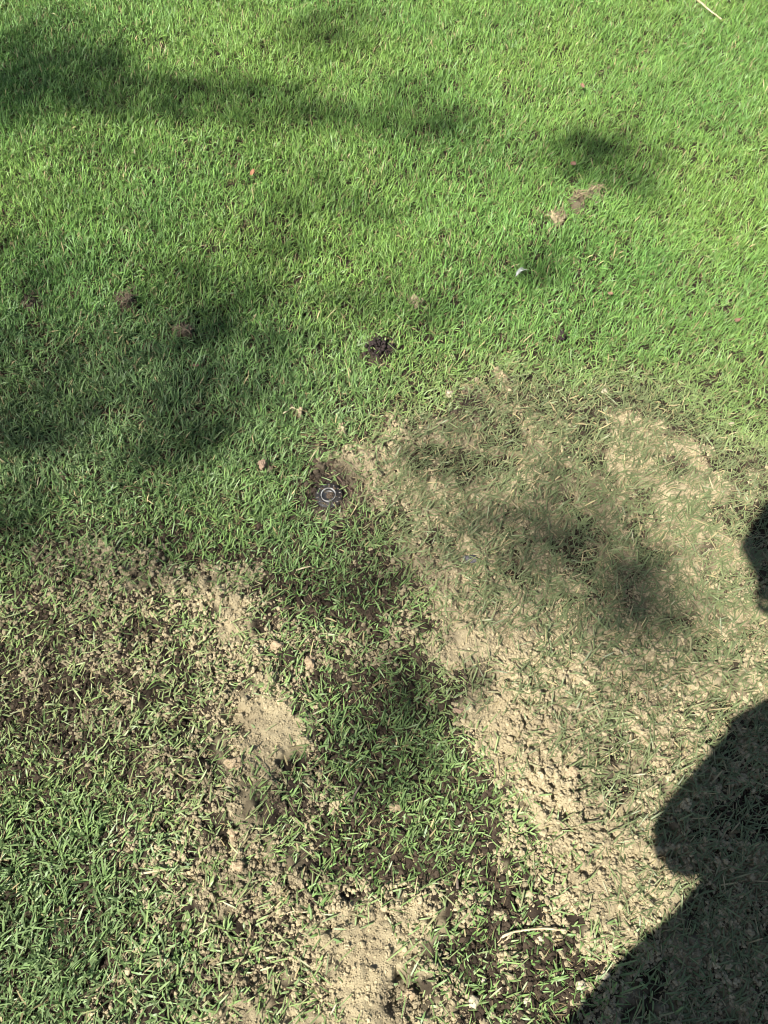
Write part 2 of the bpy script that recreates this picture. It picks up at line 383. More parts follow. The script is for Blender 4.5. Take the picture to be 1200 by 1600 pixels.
# -- brown thatch between the stems
N = 260000
x, y = sample(N, -2.0, 2.0, -.25, 3.1)
b, f, l, px, py = bare_at(x, y)
d = .5 * (1 - sst(.5, .85, b)) * (1 - .6 * f) + .4 * blob(px, py, SPOTS)
k = (rng.random(N) < d) & in_view(x, y, 100)
x, y = x[k], y[k]; n = len(x); z = height(x, y, False) + rng.uniform(.001, .009, n)
th = np.where(rng.random((n, 1)) < .5, np.array([[.30, .23, .12]]), np.array([[.14, .10, .055]])) * rng.uniform(.6, 1.3, (n, 1))
blades('thatch', x, y, z, rng.uniform(0, 6.28, n), rng.normal(.2, .3, n), rng.normal(.2, .4, n), rng.uniform(.008, .022, n), rng.uniform(.0007, .0016, n), rng.normal(0, .8, n), .4, th, th, M_dry,
       'dry brown thatch lying between the grass stems', 'thatch')

# -- the lawn beyond the picture
N = 330000
r = np.sqrt(rng.random(N)) * 9; a = rng.uniform(0, 6.283, N); x = r * np.cos(a); y = r * np.sin(a) + 1
k = ~((np.abs(x) < 2.5) & (y > -.42) & (y < 3.7)); x, y = x[k], y[k]; n = len(x)
l = np.full(n, .3); zz = np.zeros(n)
ct = greens(x, y, l, zz, zz - 5000, zz)
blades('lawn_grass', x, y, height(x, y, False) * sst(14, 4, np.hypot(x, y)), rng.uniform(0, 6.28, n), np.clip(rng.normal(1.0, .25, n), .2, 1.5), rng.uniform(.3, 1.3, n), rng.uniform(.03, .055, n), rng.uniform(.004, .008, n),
       rng.normal(0, .6, n), .3, ct * .8, ct, M_grass, 'green lawn stretching away all round the worn patch', 'lawn', rows=3)
#@@REST
# ------------------------------------------------------------------ shape helpers for the small things
def mpp(px, py):
    x, y = p2g(px, py); return (y * CP + CAM_H * SP) / 1200
def hz(x, y): return float(height(np.array([x]), np.array([y]))[0])
def tube(bm, pts, rads, seg=8, cap=True):
    rings = []; pts = [Vector(p) for p in pts]
    for i, p in enumerate(pts):
        t = (pts[min(i + 1, len(pts) - 1)] - pts[max(i - 1, 0)]).normalized()
        u = t.orthogonal().normalized() if i == 0 else (u - t * u.dot(t)).normalized()
        v = t.cross(u)
        rings.append([bm.verts.new(p + (u * math.cos(a) + v * math.sin(a)) * rads[i]) for a in [2 * math.pi * k / seg for k in range(seg)]])
    for a, b in zip(rings, rings[1:]):
        for k in range(seg): bm.faces.new((a[k], a[(k + 1) % seg], b[(k + 1) % seg], b[k]))
    if cap: bm.faces.new(rings[0][::-1]); bm.faces.new(rings[-1])
def lathe(bm, prof, seg=48, loc=(0, 0, 0)):
    rings = [[bm.verts.new((loc[0] + r * math.cos(2 * math.pi * k / seg), loc[1] + r * math.sin(2 * math.pi * k / seg), loc[2] + z)) for k in range(seg)] for r, z in prof]
    for a, b in zip(rings, rings[1:]):
        for k in range(seg): bm.faces.new((a[k], a[(k + 1) % seg], b[(k + 1) % seg], b[k]))
    return rings
from mathutils import noise as mn
def lump(name, px, py, rpx, flat, mt, label, cat, group=None, rough=.35, stretch=(1, 1), sink=.35, seed=0):
    """an irregular clod or stone, rpx = its radius in the photo"""
    x, y = p2g(px, py); r = rpx * mpp(px, py); bm = bmesh.new(); bmesh.ops.create_icosphere(bm, subdivisions=4, radius=1)
    off = Vector((seed * 3.1, px * .17, py * .13)); ang = random.uniform(0, 3.14)
    for v in bm.verts:
        d = v.co.copy()
        k = 1 + rough * mn.noise(d * 1.1 + off) * 1.6 + rough * .6 * mn.noise(d * 2.7 + off) + rough * .35 * mn.noise(d * 7 + off)
        q = d * k; q.x *= stretch[0]; q.y *= stretch[1]; q.z *= flat
        v.co = Matrix.Rotation(ang if stretch == (1, 1) else 0, 3, 'Z') @ q * r
    o = bm_obj(name, bm, mt); o.location = (x, y, hz(x, y) + r * flat * (1 - sink) + .002)
    return tag(o, label, cat, group)

# ------------------------------------------------------------------ sprinkler head sunk in the lawn
M_blk = mat('black_plastic', (.018, .019, .022), .42, .5, noise=(90, (.05, .048, .045)), bump=(300, .3, .0008))
M_ringw = mat('worn_metal_ring', (.42, .42, .40), .45, .4, noise=(75, (.05, .045, .04)))
M_dirt = mat('caked_dirt', (.05, .038, .03), .95, .1, noise=(260, (.14, .105, .075)), bump=(500, .8, .002))
sx, sy = p2g(514, 775)
sp = empty('sprinkler_head', (sx, sy, hz(sx, sy) + .0005), (R(7), R(-5), R(12))); sp.scale = (1.08, 1.08, 1.08)
tag(sp, 'round black plastic sprinkler head with a pale metal ring, sunk in bare earth', 'sprinkler')
bm = bmesh.new(); rr = lathe(bm, [(.0262, -.03), (.0266, .0), (.0275, .002), (.0275, .0050), (.0262, .0064), (.0225, .0078), (.0185, .0092), (.0165, .0100), (.0158, .0096), (.0150, .0040), (.0142, .0035)], 64)
bm_obj('cap', bm, mat('dusty_black_plastic', (.011, .011, .012), .6, .3, noise=(70, (.028, .025, .023)), bump=(300, .4, .001)), sp)
bm = bmesh.new(); lathe(bm, [(.0146, .0085), (.0150, .0112), (.0146, .0124), (.0136, .0126), (.0130, .0116), (.0128, .0060), (.0146, .0050)], 56); bm_obj('ring', bm, M_ringw, sp)
bm = bmesh.new(); rr = lathe(bm, [(.0127, .0040), (.0127, .0075), (.0112, .0082), (.0095, .0072), (.0060, .0066), (.0025, .0070)], 40); bm.faces.new(rr[-1]); bm_obj('riser', bm, M_blk, sp)
bm = bmesh.new()
for k in range(14):
    a = 2 * math.pi * k / 14; c = Vector((.0222 * math.cos(a), .0222 * math.sin(a), .0080))
    r_ = bmesh.ops.create_cube(bm, size=1, matrix=Matrix.Translation(c) @ Matrix.Rotation(a, 4, 'Z') @ Matrix.Diagonal((.0034, .0013, .0022, 1)))
bm_obj('grip_rib', bm, mat('grey_plastic', (.05, .05, .05), .5, .5, noise=(150, (.36, .34, .31))), sp, smooth=False)['kind'] = 'stuff'
bm = bmesh.new(); bmesh.ops.create_icosphere(bm, subdivisions=4, radius=1)
for v in bm.verts:
    d = v.co.copy(); k = 1 + .5 * mn.noise(d * 2) + .25 * mn.noise(d * 6); v.co = Vector((.0072 * d.x * k + .003, .0065 * d.y * k - .001, .0034 * d.z * k + .0075))
for k in range(26):
    a = random.gauss(1.2, 1.3); d = random.uniform(.016, .028); r_ = random.uniform(.0009, .0026)
    bmesh.ops.create_icosphere(bm, subdivisions=2, radius=r_, matrix=Matrix.Translation((d * math.cos(a), d * math.sin(a), .0115 - .0045 * (d - .016) / .012)) @ Matrix.Diagonal((1, random.uniform(.6, 1.2), .55, 1)))
bm_obj('soil_plug', bm, M_dirt, sp)

# ------------------------------------------------------------------ stones and clods, one by one
M_stone = mat('pale_stone', (.50, .44, .31), .85, .3, noise=(120, (.36, .30, .20)), bump=(400, .7, .0015))
M_clod = mat('sandy_clod', (.44, .34, .215), .95, .15, noise=(200, (.30, .225, .135)), bump=(600, .9, .002))
M_pink = mat('reddish_clod', (.36, .26, .18), .95, .15, noise=(200, (.30, .20, .14)), bump=(600, .9, .002))
M_dark = mat('dark_stone', (.055, .055, .065), .7, .4, noise=(250, (.13, .12, .12)), bump=(500, .6, .001))
M_peat = mat('dark_earth', (.022, .017, .017), .95, .15, noise=(300, (.06, .045, .04)), bump=(500, 1, .003))
for i, (px, py, r, fl, st, lb) in enumerate([
    (740, 1565, 10, .75, (1, 1.15), 'largest pale round pebble near the bottom edge, below the straw twig'),
    (944, 1525, 8.5, .7, (1, .9), 'pale round pebble touching the edge of the big dark shadow'),
    (906, 1540, 8.5, .6, (1.15, .85), 'pale squarish pebble just left of the shadow edge pebble'),
    (844, 1467, 6, .7, (1, .8), 'small pale pebble right below the pale straw twig'),
    (823, 1563, 6, .6, (1.2, .9), 'dull pale pebble lying low in grass near the bottom edge'),
    (755, 1531, 4.5, .7, (1, 1), 'tiny pale pebble above the largest bottom pebble'),
    (181, 1438, 5.5, .8, (.9, 1.1), 'small pale pebble alone among dark lower left grass'),
    (700, 617, 7, .7, (1, 1.1), 'pale pebble in green grass above the bare patch'),
    (943, 617, 5.5, .7, (1, 1), 'small pale pebble at the top edge of the flattened patch'),
    (1141, 665, 4.5, .7, (1, .9), 'tiny pale pebble in bright green grass at the right')]):
    lump('pebble', px, py, r * .85, fl, M_stone, lb, 'pebble', 'pale pebbles scattered on the lawn', .38, st, .25, i)
for i, (px, py, r, fl, st, m_, lb) in enumerate([
    (486, 1037, 11, .7, (.8, 1.1), M_clod, 'tan earth clod standing alone in thin grass left of the green island'),
    (672, 1099, 8, .6, (1, .9), M_pink, 'reddish tan clod inside the dark green grass island'),
    (716, 1112, 9, .5, (1.2, .7), M_pink, 'flat reddish clod on the right edge of the green island'),
    (618, 1261, 9, .6, (1.2, .9), M_clod, 'crumbly tan clod in the middle of the lower green grass'),
    (560, 1280, 6, .6, (.9, 1.1), M_pink, 'small reddish clod left of the crumbly tan clod'),
    (523, 1192, 7, .6, (.6, 1.4), M_clod, 'narrow upright tan clod at the left side of the green island'),
    (888, 1213, 9, .7, (1.1, .9), M_clod, 'rounded tan clod on the sandy right patch left of the big shadow'),
    (367, 1306, 10, .8, (1, 1), M_clod, 'knobbly tan clod topmost of the three on the left sandy crumbs'),
    (375, 1356, 10, .7, (1.1, .9), M_clod, 'knobbly tan clod lowest of the three on the left sandy crumbs'),
    (370, 1198, 11, .6, (1.2, .8), M_clod, 'broad tan clod below the crater in the left sand'),
    (293, 1500, 9, .6, (1.2, .9), M_clod, 'tan clod low in the left grass near the bottom'),
    (640, 1553, 9, .6, (1, .9), M_clod, 'tan clod beside the scraped hole at the bottom edge'),
    (432, 1012, 9, .6, (1.1, .9), M_clod, 'tan clod on the right rim of the left sand patch'),
    (700, 1547, 8, .6, (1, 1.1), M_clod, 'tan clod between the scraped hole and largest pebble'),
    (785, 592, 6, .5, (1.2, 1), M_clod, 'sandy clod in green grass above the flattened patch'),
    (413, 735, 7, .5, (.9, 1.2), M_pink, 'pinkish clod in green grass left of the sprinkler')]):
    lump('earth_clod', px, py, r * .85, fl, m_, lb, 'clod', 'clods of sandy earth lying on the lawn', .5, st, .35, 20 + i)
lump('dark_pebble', 734, 880, 9, .45, M_dark, 'flat dark grey pebble on the bare sand right of centre', 'pebble', None, .25, (1.15, .75), .3, 50)
lump('dark_clod', 875, 533, 6.5, .9, M_peat, 'small black earth clod standing in the bright green grass', 'clod', None, .6, (.7, 1.4), .0, 51)
# black wormcast heap
hx, hy = p2g(592, 556)
heap = None
bm = bmesh.new()
for k in range(60):
    a = random.uniform(0, 6.28); d = math.sqrt(random.random()) * random.uniform(.7, 1.15); qx = d * math.cos(a) * .040; qy = d * math.sin(a) * .030
    r_ = random.uniform(.0022, .0055); mtx = Matrix.Translation((qx, qy, .012 * (1 - d) + random.uniform(-.002, .004))) @ Matrix.Rotation(random.uniform(0, 6), 4, random.choice('XYZ')) @ Matrix.Diagonal((r_, r_ * random.uniform(.6, 1), r_ * random.uniform(.5, .9), 1))
    v = bmesh.ops.create_icosphere(bm, subdivisions=2, radius=1, matrix=mtx)['verts']
    for q in v: q.co += Vector([random.uniform(-1, 1) for _ in range(3)]) * r_ * .12
o = bm_obj('earth_heap', bm, M_peat); o.location = (hx, hy, hz(hx, hy)); tag(o, 'small heap of dark crumbly earth in green grass above the sprinkler', 'earth heap')

# ------------------------------------------------------------------ twigs, stalks, roots
M_straw = mat('pale_straw', (.62, .52, .34), .7, .3, noise=(60, (.44, .34, .20)), bump=(300, .4, .001))
M_bark = mat('grey_brown_twig', (.20, .155, .12), .85, .2, noise=(90, (.10, .075, .06)), bump=(400, .6, .001))
M_rootr = mat('reddish_root', (.13, .08, .06), .8, .3, noise=(90, (.06, .04, .03)), bump=(400, .6, .001))
def stick(name, pts, r0, r1, mt, label, cat, lift=.010, group=None, forks=()):
    t = empty(name, (0, 0, 0)) if forks else None
    def one(pp, ra, rb, nm, par):
        P = []; L = len(pp)
        for i in range(L - 1):
            for k in range(5):
                u = k / 5; P.append((pp[i][0] * (1 - u) + pp[i + 1][0] * u, pp[i][1] * (1 - u) + pp[i + 1][1] * u))
        P.append(pp[-1]); W = []
        x0, y0 = p2g(*P[0])
        for i, q in enumerate(P):
            x, y = p2g(*q); s_ = mpp(*q)
            W.append(Vector((x + random.uniform(-1, 1) * s_ * .4, y + random.uniform(-1, 1) * s_ * .4, hz(x, y) * .4 + lift + random.uniform(-.0006, .0006))))
        c = W[0].copy() if par is None or par.location.length == 0 else par.location.copy()
        bm = bmesh.new(); n_ = len(W); rs = [(ra + (rb - ra) * i / (n_ - 1)) * random.uniform(.82, 1.18) for i in range(n_)]; rs[0] *= .6
        if par is not None and par.location.length == 0: par.location = c
        tube(bm, [w_ - c for w_ in W], rs, 7); o = bm_obj(nm, bm, mt, par)
        if par is None: o.location = c
        return o
    if forks:
        one(pts, r0, r1, 'stem', t)
        for fk in forks: one(fk, r1 * 1.2, r1 * .5, 'side_shoot', t)
        return tag(t, label, cat, group)
    return tag(one(pts, r0, r1, name, None), label, cat, group)
stick('straw_twig', [(782, 1465), (795, 1458), (815, 1454), (845, 1451), (882, 1454)], .0021, .0013, M_straw, 'pale straw coloured twig lying in grass near the bottom', 'twig', .014, None, [[(795, 1458), (784, 1462), (776, 1473)], [(800, 1457), (790, 1468), (786, 1471)]])
stick('dry_stalk', [(1085, 14), (1096, 24), (1108, 33), (1122, 45)], .0032, .0018, M_straw, 'pale dry stalk lying on bright grass at the top right', 'stalk', .030)
stick('straw_twig', [(222, 1366), (238, 1364), (256, 1361), (276, 1356)], .0026, .0015, M_straw, 'short tan twig lying across the lower left soil crumbs', 'twig', .012)
stick('root', [(515, 728), (524, 742), (536, 756), (551, 770)], .0032, .0016, M_rootr, 'reddish root strip just above the sprinkler head', 'root', .0045, None, [[(524, 742), (516, 747), (506, 750)]])
stick('pale_root', [(762, 1172), (772, 1188), (782, 1204), (790, 1224)], .0012, .0008, M_straw, 'thin pale root on the sandy right edge of the green island', 'root', .012)
stick('twig', [(550, 1256), (557, 1240), (566, 1226)], .0022, .0012, M_bark, 'dark grey twig standing in the lower green island', 'twig', .016)
stick('twig', [(714, 1390), (713, 1376), (716, 1360)], .0028, .0016, M_bark, 'dark brown twig stub left of the lower right sand', 'twig', .012)
stick('twig', [(444, 655), (458, 648), (470, 652)], .0020, .0012, M_straw, 'thin dry twig on green grass above and left of the sprinkler', 'twig', .018)
stick('grass_stalk', [(1104, 748), (1107, 760), (1113, 772)], .0016, .0009, M_straw, 'short pale stalk on the flattened patch near the right edge', 'stalk', .012)
stick('grass_stalk', [(830, 740), (845, 748), (842, 733)], .0016, .0009, M_straw, 'bent pale stalk in the middle of the flattened patch', 'stalk', .012)
stick('grass_stalk', [(464, 898), (476, 894), (487, 891)], .0018, .0010, M_straw, 'short straw stalk on the green grass below the sprinkler', 'stalk', .020)
stick('fibre_root', [(440, 1430), (462, 1424), (476, 1426), (490, 1421)], .0011, .0007, M_straw, 'curved thin root fibre on the lower middle sand', 'root', .010, None, [[(462, 1424), (450, 1405), (444, 1395)]])

# dead grass stubs
M_dstr = mat('dead_straw', (.33, .27, .16), .8, .2, noise=(80, (.28, .21, .12)))
def tuft(px, py, rp, n, label, col=M_dstr):
    x, y = p2g(px, py); r = rp * .85 * mpp(px, py); V = []; F = []
    for k in range(n):
        a = random.uniform(0, 6.28); e = random.uniform(-.05, .5); L_ = r * random.uniform(.3, 1.0); w_ = random.uniform(.0005, .0012)
        d = Vector((math.cos(a) * math.cos(e), math.sin(a) * math.cos(e), math.sin(e))); s_ = Vector((-math.sin(a), math.cos(a), random.uniform(-.4, .4)))
        b0 = Vector((random.gauss(0, .38) * r, random.gauss(0, .30) * r, random.uniform(-.004, .002))); i0 = len(V)
        for t_, wf in ((0, 1), (.5, .9), (1, .3)):
            c = b0 + d * L_ * t_ - Vector((0, 0, 1)) * L_ * .25 * t_ * t_
            V += [c - s_ * w_ * wf, c + s_ * w_ * wf]
        F += [(i0, i0 + 1, i0 + 3, i0 + 2), (i0 + 2, i0 + 3, i0 + 5, i0 + 4)]
    me = bpy.data.meshes.new('dead_grass_tuft'); me.from_pydata([v[:] for v in V], [], F); o = link('dead_grass_tuft', me, col)
    o.location = (x, y, hz(x, y) + .009); return tag(o, label, 'dead grass', 'dead grass tufts in the turf')
M_ds = mat('dead_grass', (.17, .12, .08), .8, .2, noise=(80, (.33, .25, .16)))
tuft(54, 462, 22, 44, 'star of dead tan grass at the left edge of the lawn', M_ds)
tuft(203, 479, 20, 44, 'tuft of dead tan grass between the other two left tufts', M_ds)
tuft(208, 458, 12, 20, 'tiny reddish dead tuft just above the middle left tuft', M_ds)
tuft(291, 527, 19, 44, 'star of dead grass with thin white tips nearest the black earth heap', M_ds)
tuft(840, 336, 15, 36, 'round straw coloured tuft left of the diagonal scar in green grass')
tuft(905, 322, 22, 40, 'dead grass along the middle of the diagonal scar')
tuft(930, 307, 18, 34, 'dead grass at the upper end of the diagonal scar')
tuft(873, 347, 18, 34, 'dead grass at the lower end of the diagonal scar', M_ds)
tuft(1085, 14, 18, 30, 'pale dead tuft at the base of the dry stalk at top right')

# dead leaves and a feather
def leaf(px, py, lp, wp, ang, mt, label, lift=.020, curl=.35, cat='leaf', name='dead_leaf', group='dead leaves on the turf'):
    x, y = p2g(px, py); s_ = mpp(px, py); L_ = lp * s_; W_ = wp * s_; V = []; F = []; n = 9; m = 5
    for i in range(n):
        t_ = i / (n - 1); ww = W_ * math.sin(math.pi * min(.98, t_ * .93 + .04)) ** .8
        for j in range(m):
            u = (j / (m - 1) - .5) * 2
            V.append(((t_ - .5) * L_, u * ww * .5 * (1 + .12 * math.sin(i * 2.3 + j)), curl * abs(u) ** 1.5 * ww * .6 + curl * L_ * .5 * (t_ - .5) ** 2 * 2 + random.uniform(-1, 1) * .0004))
    for i in range(n - 1):
        for j in range(m - 1): a = i * m + j; F.append((a, a + 1, a + m + 1, a + m))
    me = bpy.data.meshes.new(name); me.from_pydata(V, [], F)
    for p in me.polygons: p.use_smooth = True
    o = link(name, me, mt); o.location = (x, y, hz(x, y) + lift); o.rotation_euler = (random.uniform(-.3, .3), random.uniform(-.3, .3), ang)
    sm = o.modifiers.new('thickness', 'SOLIDIFY'); sm.thickness = .0005
    return tag(o, label, cat, group)
M_lfb = mat('brown_leaf', (.33, .16, .085), .6, .35, noise=(120, (.22, .10, .055)))
M_lfp = mat('pinkish_leaf', (.30, .19, .13), .6, .35, noise=(120, (.30, .16, .10)))
leaf(397, 282, 12, 8, 1.3, M_lfb, 'small orange brown leaf in green grass left of upper centre', .026)
leaf(892, 273, 11, 8, 2.2, M_lfp, 'reddish brown leaf above the diagonal scar', .028)
leaf(906, 150, 11, 7, 1.7, M_lfp, 'upright pale brown leaf in the top right grass', .030)
leaf(310, 583, 11, 8, .5, M_lfp, 'small pink brown leaf below the left dead grass star', .020)
leaf(950, 470, 9, 6, .2, M_lfp, 'tiny tan leaf flake in bright grass at the right', .022)
leaf(1148, 508, 16, 7, .7, M_lfp, 'tan leaf flake close to the right edge', .024)
M_fe = mat('white_feather', (.72, .72, .68), .6, .3, noise=(80, (.5, .5, .46)))
fe = empty('feather', (*p2g(808, 441), hz(*p2g(808, 441)) + .026), (0, 0, .9)); s_ = mpp(808, 441)
bm = bmesh.new(); tube(bm, [(-9 * s_, 0, 0), (0, 1 * s_, .003), (9 * s_, 0, .004)], [.0011, .0009, .0005], 6); bm_obj('shaft', bm, M_fe, fe)
for sg in (1, -1):
    bm = bmesh.new()
    for k in range(26):
        t_ = k / 25; c = Vector(((-8 + 17 * t_) * s_, 1 * s_ * (1 - (2 * t_ - 1) ** 2), .002 + .002 * t_)); l_ = (2.2 + 2.2 * math.sin(t_ * 3.1)) * s_ * random.uniform(.6, 1.1)
        e = c + Vector((l_ * .8, sg * l_, random.uniform(0, .002))); v = [bm.verts.new(c), bm.verts.new(c + Vector((.0009, 0, 0))), bm.verts.new(e + Vector((.0006, 0, 0))), bm.verts.new(e)]; bm.faces.new(v)
    bm_obj('vane', bm, M_fe, fe)
bm = bmesh.new(); tube(bm, [(4 * s_, 0, .003), (10 * s_, -5 * s_, .004), (13 * s_, -9 * s_, .003)], [.0012, .0008, .0004], 6); bm_obj('barb', bm, M_fe, fe)
tag(fe, 'small white feather caught in the green grass right of centre', 'feather')

# ------------------------------------------------------------------ the tree whose branches dapple the lawn
M_barkt = mat('tree_bark', (.16, .12, .09), .9, .2, noise=(14, (.09, .07, .055)), bump=(30, .8, .02))
M_leaf = attr_mat('tree_leaf', .5, .4, transl=.25)
tree = empty('tree', (-9.8, -4.4, -.02)); tag(tree, 'tall leafy tree standing behind the camera, its high branches dappling the lawn', 'tree')
B0 = Vector(tree.location); bm = bmesh.new()
def W(*p): return Vector(p) - B0
tk = [W(-9.8, -4.4, -.1), W(-9.75, -4.4, .4), W(-9.7, -4.3, 2.0), W(-9.5, -4.25, 3.8), W(-9.45, -4.1, 5.6), W(-9.6, -4.0, 7.4), W(-9.5, -4.1, 9.2)]
tube(bm, tk, [.36, .25, .21, .18, .13, .08, .02], 16)
limb = [W(-9.5, -4.25, 3.8), W(-8.9, -4.2, 5.2), W(-7.6, -4.0, 6.4), W(-6.8, -3.3, 7.2), W(-6.5, -2.4, 7.6), W(-6.45, -1.6, 7.9), W(-6.5, -.9, 8.1)]
tube(bm, limb, [.12, .095, .07, .05, .035, .022, .010], 10)
limb = [limb[3].lerp(limb[4], .5)] + [limb[k].lerp(limb[k + 1], t_) for k in (3, 4, 5) for t_ in (0, .25, .5, .75, 1)]
tips = []
for k in range(26):
    a = random.uniform(0, 6.28); h_ = random.uniform(4.0, 8.8); c = tk[3].lerp(tk[6], (h_ - 3.8) / 5.4); rr_ = random.uniform(1.0, 2.3) * (1 - (h_ - 4) / 8)
    e = c + Vector((math.cos(a) * rr_ - .3, math.sin(a) * rr_, rr_ * random.uniform(.2, .7))); m_ = c.lerp(e, .5) + Vector((0, 0, .12)); tube(bm, [c, m_, e], [.045, .03, .01], 7); tips.append((e, .55, 150)); tips.append((m_, .4, 50))
SHADE = [(90,120,100,.9),(190,150,70,.6),(10,150,60,.6),(520,55,70,.6),(330,150,70,.55),(440,175,60,.5),(620,170,70,.4),(700,200,50,.6),(940,235,65,.7),(1010,285,50,.45),(840,420,45,.7),(480,310,60,.5),(600,320,60,.35),
 (280,410,60,.4),(370,480,85,.75),(450,540,60,.45),(560,480,60,.45),(330,640,80,.8),(310,720,60,.5),(690,480,50,.4),(865,820,95,.62),(945,885,90,.6),(1050,1000,70,.7),(960,950,60,.4),(730,720,75,.38),(650,1120,85,.75),
 (610,1040,60,.4),(560,890,70,.4),(110,620,90,.35),(720,840,45,.35),(560,1190,60,.4),(230,890,60,.3),(20,560,85,.65),(60,450,60,.45),(110,640,80,.5),(40,790,70,.5),(180,560,60,.4),(420,400,60,.4),(30,700,60,.5),(440,620,50,.4),(1000,940,70,.6),(800,800,50,.3),(300,560,80,.5),(230,480,60,.35),(250,720,60,.4),(60,60,60,.4),(260,170,60,.5),(540,180,50,.4),(880,250,50,.35),(980,260,45,.4),(470,1200,60,.3)]
LP = []; LR = []
for (px, py, rp, dn) in SHADE:
    x, y = p2g(px, py); d = random.uniform(8.3, 9.8); c = Vector((x, y, 0)) + SUNV * d; r_ = rp * mpp(px, py) * .95
    anchor = min(limb, key=lambda q: abs(q.y + B0.y - c.y) + random.uniform(0, .5)); m_ = anchor.lerp(c - B0, .55) + Vector((0, 0, random.uniform(.05, .25)))
    tube(bm, [anchor, m_, c - B0 - Vector((0, 0, .05))], [.009, .006, .003], 5)
    n_ = max(6, int(dn * 2300 * math.pi * r_ * r_)); 
    for k in range(n_): LP.append(c - B0 + Vector([random.gauss(0, 1) for _ in range(3)]).normalized() * r_ * 1.22 * random.random() ** .42); LR.append(.030)
for (c, r_, n_) in tips:
    for k in range(n_): LP.append(c + Vector([random.gauss(0, .5) for _ in range(3)]) * r_); LR.append(.05)
bm_obj('trunk', bm, M_barkt, tree)
LP = np.array(LP); LR = np.array(LR)[:, None]; n = len(LP)
q = rng.normal(size=(n, 3)); q /= np.linalg.norm(q, axis=1)[:, None]; q2 = np.cross(q, rng.normal(size=(n, 3))); q2 /= np.linalg.norm(q2, axis=1)[:, None]; q3 = np.cross(q, q2)
V = np.stack([LP - q * LR, LP + q2 * LR * .5 + q3 * LR * .15, LP + q * LR * 1.1, LP - q2 * LR * .5 + q3 * LR * .15], 1).reshape(-1, 3)
lc = np.array([[.075, .13, .035]]) * rng.uniform(.6, 1.35, (n, 1))
link('crown', np_mesh('crown', V, np.arange(n * 4).reshape(-1, 4), {'Col': np.repeat(lc, 4, 0)}), M_leaf, tree)

# ------------------------------------------------------------------ the person taking the photograph, with the phone
M_skin = mat('skin', (.50, .31, .22), .55, .4, noise=(30, (.45, .27, .19)))
M_shirt = mat('navy_shirt', (.05, .07, .13), .9, .2, noise=(60, (.06, .08, .15)), bump=(200, .3, .002))
M_trou = mat('khaki_trousers', (.27, .22, .15), .9, .2, noise=(50, (.24, .19, .13)), bump=(150, .3, .002))
M_shoe = mat('brown_shoe', (.08, .05, .035), .6, .4, noise=(40, (.10, .065, .045)))
M_hair = mat('dark_hair', (.03, .022, .018), .6, .4, bump=(120, .8, .004))
per = empty('person', (.03, -.52, 0)); tag(per, 'person in shirt and long trousers holding up a phone, casting the dark shadow at right', 'person')
PO = Vector(per.location)
def skin(name, J, E, mt, parent, root, sub=2):
    """J: name -> (world point, radius or (rx, ry)); E: joint pairs"""
    ks = list(J); me = bpy.data.meshes.new(name); me.from_pydata([(Vector(J[k][0]) - PO)[:] for k in ks], [(ks.index(a), ks.index(b)) for a, b in E], [])
    o = link(name, me, mt, parent); o.modifiers.new('skin', 'SKIN'); sv = me.skin_vertices[0].data
    for i, k in enumerate(ks): r_ = J[k][1]; sv[i].radius = r_ if isinstance(r_, tuple) else (r_, r_)
    for v in sv: v.use_root = False
    sv[ks.index(root)].use_root = True
    o.modifiers['skin'].use_smooth_shade = True; m_ = o.modifiers.new('smooth', 'SUBSURF'); m_.levels = sub; m_.render_levels = sub
    return o
bx, by = .065, -.50
hc = Vector((-.095, -.135, 1.62))             # head centre, leaning over the phone
J = {'pelvis': ((bx, by, .95), (.145, .11)), 'waist': ((bx, by + .03, 1.08), (.125, .10)), 'chest': ((.015, -.425, 1.26), (.14, .105)), 'collar': ((.01, -.36, 1.41), (.075, .06)), 'neck': ((-.035, -.27, 1.495), .050),
     'jaw': (tuple(hc + Vector((.0, .01, -.07))), (.062, .072)), 'face': (tuple(hc), (.076, .092)), 'crown': (tuple(hc + Vector((0, -.02, .08))), (.06, .072)),
     'hipl': ((bx - .09, by, .90), .085), 'kneel': ((bx - .11, by + .02, .50), .06), 'anklel': ((bx - .12, by - .01, .10), .042), 'toel': ((bx - .13, by + .15, .05), .035),
     'hipr': ((bx + .09, by, .90), .085), 'kneer': ((bx + .11, by + .02, .50), .06), 'ankler': ((bx + .12, by - .01, .10), .042), 'toer': ((bx + .14, by + .15, .05), .035),
     'shl': ((-.12, -.43, 1.40), .055), 'ell': ((-.155, -.44, 1.13), .042), 'wrl': ((.0, -.36, 1.01), .030), 'pall': ((.05, -.345, 1.0), (.022, .035)),
     'shr': ((.17, -.33, 1.40), .055), 'elr': ((.22, -.27, 1.15), .042), 'wrr': ((.055, -.175, 1.285), .028), 'palr': ((.035, -.13, 1.322), (.030, .016))}
E = [('pelvis', 'waist'), ('waist', 'chest'), ('chest', 'collar'), ('collar', 'neck'), ('neck', 'jaw'), ('jaw', 'face'), ('face', 'crown'), ('pelvis', 'hipl'), ('hipl', 'kneel'), ('kneel', 'anklel'), ('anklel', 'toel'),
     ('pelvis', 'hipr'), ('hipr', 'kneer'), ('kneer', 'ankler'), ('ankler', 'toer'), ('collar', 'shl'), ('shl', 'ell'), ('ell', 'wrl'), ('wrl', 'pall'), ('collar', 'shr'), ('shr', 'elr'), ('elr', 'wrr'), ('wrr', 'palr')]
JF = dict(J); EF = list(E)
